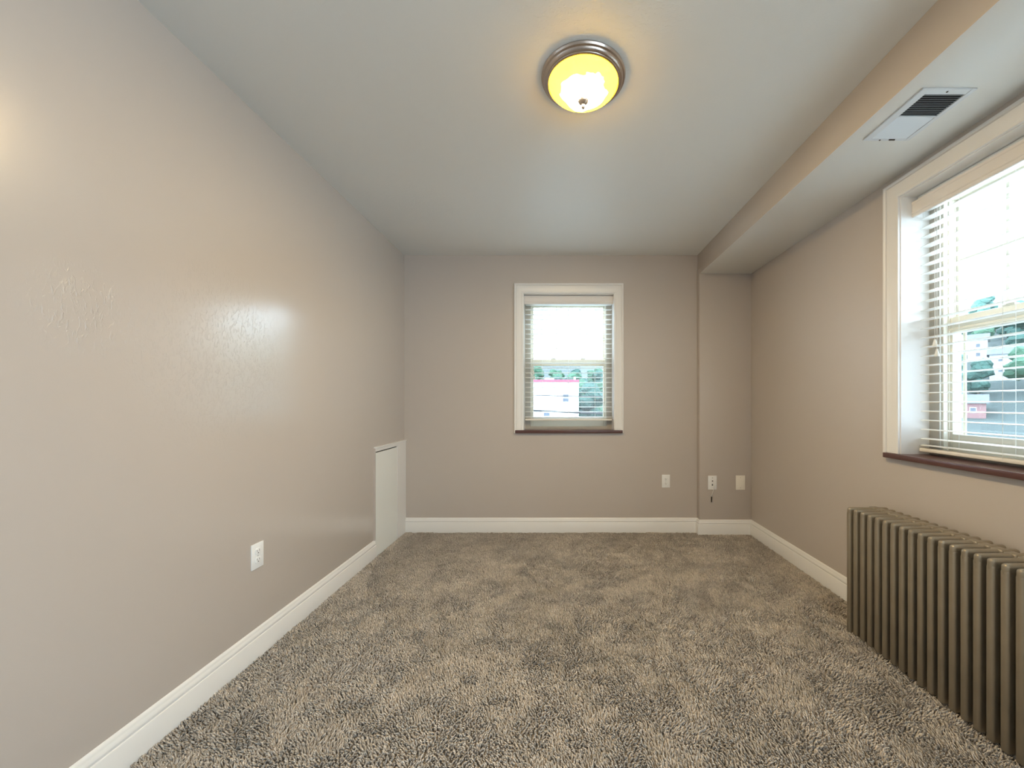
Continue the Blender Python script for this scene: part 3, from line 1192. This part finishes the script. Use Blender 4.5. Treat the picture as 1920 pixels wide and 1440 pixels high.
nt_ = 0
for r_ in np.arange(136, 250, 3.0):                       # wood on the hillside seen through the right window
    a = 38.0
    while a < 56:
        aa = math.radians(a + random.uniform(-0.6, 0.6))
        rr_ = r_ + random.uniform(-4, 4)
        if not (r_ < 145 and random.random() < 0.6):
            tree(rr_ * math.sin(aa), rr_ * math.cos(aa), random.uniform(0.8, 1.25), 'leafy tree in the wood climbing the hill outside the right window', 'trees on the hill outside the right window')
        a += math.degrees(2.5 / r_)
for r_ in np.arange(84, 190, 3.0):                       # trees behind the white building
    a = -7.0
    while a < 8:
        aa = math.radians(a + random.uniform(-0.6, 0.6))
        rr_ = r_ + random.uniform(-3, 3)
        tree(rr_ * math.sin(aa), rr_ * math.cos(aa), random.uniform(0.95, 1.35), 'leafy tree behind the white building outside the back window', 'trees outside the back window')
        a += math.degrees(2.5 / r_)
print('trees', len(PLACED))

# white building with a red roof band, seen through the back window
b = empty('apartment_building', (-6.0, 60, G))
tag(b, 'white apartment building with red roof band outside the back window', 'building')
TOP = CAM_H + 43 / 730 * 60 - G
bm = bmesh.new()
box(bm, -9.0, 9.15, 0, 12, -0.3, TOP - 0.3, 0.03)
obj('facade', bm, M['facade'], b)
bm = bmesh.new()
box(bm, -9.2, 9.2, -0.15, 12.1, TOP - 0.36, TOP, 0.04)
obj('roof_band', bm, M['red'], b)
bm = bmesh.new()
box(bm, 8.4, 8.7, 0.5, 0.9, TOP - 0.1, TOP + 0.5, 0.03)
obj('roof_pipe', bm, M['facade'], b)
bm = bmesh.new()
box(bm, 3.9, 5.3, 1.0, 2.4, TOP - 0.1, TOP + 0.35, 0.03)
obj('roof_hatch', bm, M['facade'], b)
for zc in (1.6, 4.4, 7.2):
    for k in range(6):
        xc = -7.6 + k * 2.95
        bm = bmesh.new()
        frame_rect(bm, xc - 0.55, xc + 0.55, zc, zc + 1.3, -0.06, 0.04, 0.09, 0.09, 0.12, 0.09, 0.01)
        box(bm, xc - 0.5, xc + 0.5, -0.05, 0.02, zc + 0.62, zc + 0.70)
        w_ = obj('building_window', bm, M['facade'], b)
        bm = bmesh.new()
        box(bm, xc - 0.47, xc + 0.47, -0.03, 0.02, zc + 0.1, zc + 1.22)
        obj('pane', bm, M['siding'] if (k + int(zc)) % 4 else M['pane'], w_)

# service cables crossing in front of it
for k, (z0, z1, yy, lab) in enumerate(((-14.5, -19.5, 26, 'lower thick black utility cable crossing outside the back window'),
                                       (14.0, 11.5, 27, 'upper thin black utility cable crossing outside the back window'))):
    bm = bmesh.new()
    pts = []
    for q in range(33):
        t = q / 32
        x = -24 + 48 * t
        zc = CAM_H + (z0 + (z1 - z0) * (x / 4.0 + 0.5)) / 730 * yy
        pts.append((x, yy, zc + 0.0022 * x * x))
    tube(bm, pts, 0.065 if k == 0 else 0.028, 6)
    c = obj('utility_cable', bm, M['wire'], smooth=True)
    tag(c, lab, 'cable')

def house(u, y, w, d_, h, rz, m, label):
    x = u / 730 * y
    z = terrain(x, y)
    r = empty('house', (x, y, z), rz)
    tag(r, label, 'house')
    bm = bmesh.new()
    box(bm, -w / 2, w / 2, -d_ / 2, d_ / 2, -2.0, h, 0.02)
    obj('house_wall', bm, m, r)
    bm = bmesh.new()
    e = 0.5
    pr = [(-w / 2 - e, -d_ / 2 - e, h - 0.1), (w / 2 + e, -d_ / 2 - e, h - 0.1), (w / 2 + e, d_ / 2 + e, h - 0.1), (-w / 2 - e, d_ / 2 + e, h - 0.1),
          (-w / 2 - e, 0, h + d_ * 0.33), (w / 2 + e, 0, h + d_ * 0.33)]
    V = [bm.verts.new(p) for p in pr]
    for f in ((0, 1, 5, 4), (2, 3, 4, 5), (0, 4, 3), (1, 2, 5), (0, 3, 2, 1)):
        bm.faces.new([V[q] for q in f])
    bmesh.ops.recalc_face_normals(bm, faces=bm.faces)
    obj('house_roof', bm, M['roof'], r)
    n = max(2, int(w / 3))
    for lv_ in range(int(h // 2.8)):
        for k in range(n):
            xc = -w / 2 + w * (k + 0.5) / n
            bm = bmesh.new()
            frame_rect(bm, xc - 0.55, xc + 0.55, 0.9 + lv_ * 2.8, 2.2 + lv_ * 2.8, -d_ / 2 - 0.06, -d_ / 2 + 0.04, 0.1, 0.1, 0.1, 0.1, 0.01)
            f_ = obj('house_window', bm, M['facade'], r)
            bm = bmesh.new()
            box(bm, xc - 0.47, xc + 0.47, -d_ / 2 - 0.03, -d_ / 2 + 0.03, 1.0 + lv_ * 2.8, 2.1 + lv_ * 2.8)
            obj('pane', bm, M['pane'], f_)


A = -math.radians(48)
house(770, 124, 8, 7, 6.0, A, M['facade'], 'white two storey house on the wooded slope, leftmost through the right window')
house(850, 104, 8, 7, 5.8, A, M['siding'], 'grey sided two storey house on the slope, right of the white one')
house(755, 92, 8, 6, 3.2, A, M['brick'], 'low rose brick building beside the parked cars outside')


def car(u, y, rz, m, label, van=False):
    x = u / 730 * y
    r = empty('car', (x, y, G + 0.06), rz)
    tag(r, label, 'car', 'cars parked outside the right window')
    L, W_, H = (5.2, 1.95, 2.1) if van else (4.5, 1.8, 1.45)
    if van:
        side = [(-2.6, 0.35), (2.6, 0.35), (2.6, 0.95), (2.0, 1.15), (1.45, 2.05), (-2.5, 2.1), (-2.6, 1.9)]
        win = [(1.35, 1.25), (1.85, 1.22), (1.42, 1.9), (0.2, 1.92), (0.2, 1.25)]
    else:
        side = [(-2.25, 0.32), (2.25, 0.32), (2.22, 0.78), (1.25, 0.95), (0.55, 1.42), (-1.05, 1.45), (-1.75, 1.02), (-2.2, 0.98)]
        win = [(-1.45, 1.02), (1.0, 0.98), (0.5, 1.34), (-1.0, 1.37)]
    bm = bmesh.new()
    a = [bm.verts.new((x_, -W_ / 2 + (0.18 if z_ > 1.2 else 0), z_)) for x_, z_ in side]
    c = [bm.verts.new((x_, W_ / 2 - (0.18 if z_ > 1.2 else 0), z_)) for x_, z_ in side]
    n = len(side)
    bm.faces.new(a)
    bm.faces.new(c[::-1])
    for k in range(n):
        bm.faces.new((a[k], c[k], c[(k + 1) % n], a[(k + 1) % n]))
    bmesh.ops.recalc_face_normals(bm, faces=bm.faces)
    bmesh.ops.bevel(bm, geom=bm.edges[:], offset=0.06, segments=2, affect='EDGES')
    obj('car_body', bm, m, r, angle=50)
    for s in (-1, 1):
        bm = bmesh.new()
        w1 = [bm.verts.new((x_, s * (W_ / 2 - 0.10 + 0.012), z_)) for x_, z_ in win]
        w2 = [bm.verts.new((x_, s * (W_ / 2 - 0.14), z_)) for x_, z_ in win]
        bm.faces.new(w1)
        bm.faces.new(w2[::-1])
        for k in range(len(win)):
            j = (k + 1) % len(win)
            bm.faces.new((w1[k], w1[j], w2[j], w2[k]))
        bmesh.ops.recalc_face_normals(bm, faces=bm.faces)
        obj('side_window', bm, M['pane'], r)
    for wx in (-L * 0.3, L * 0.31):
        for s in (-1, 1):
            bm = bmesh.new()
            b3 = bmesh.new()
            lathe(b3, [(0, 0.1), (0.2, 0.1), (0.33, 0.09), (0.34, -0.09), (0, -0.1)], 18)
            join(bm, b3, 0, Matrix.Translation((wx, s * (W_ / 2 - 0.1), 0.34)) @ Matrix.Rotation(PI / 2, 4, 'X'))
            obj('wheel', bm, M['tyre'], r)


P_ = math.radians(-48)
car(786, 100, P_, M['car_silver'], 'silver car, leftmost of the parked row beyond the lot')
car(830, 99, P_, M['car_white'], 'white van in the middle of the parked row', True)
car(880, 98, P_, M['car_silver'], 'silver van at the right end of the parked row', True)
car(818, 81, P_ + 0.5, M['car_white'], 'nearest white car parked alone in front of the row')
car(872, 80, P_, M['car_silver'], 'nearest silver car right of the lone white car')
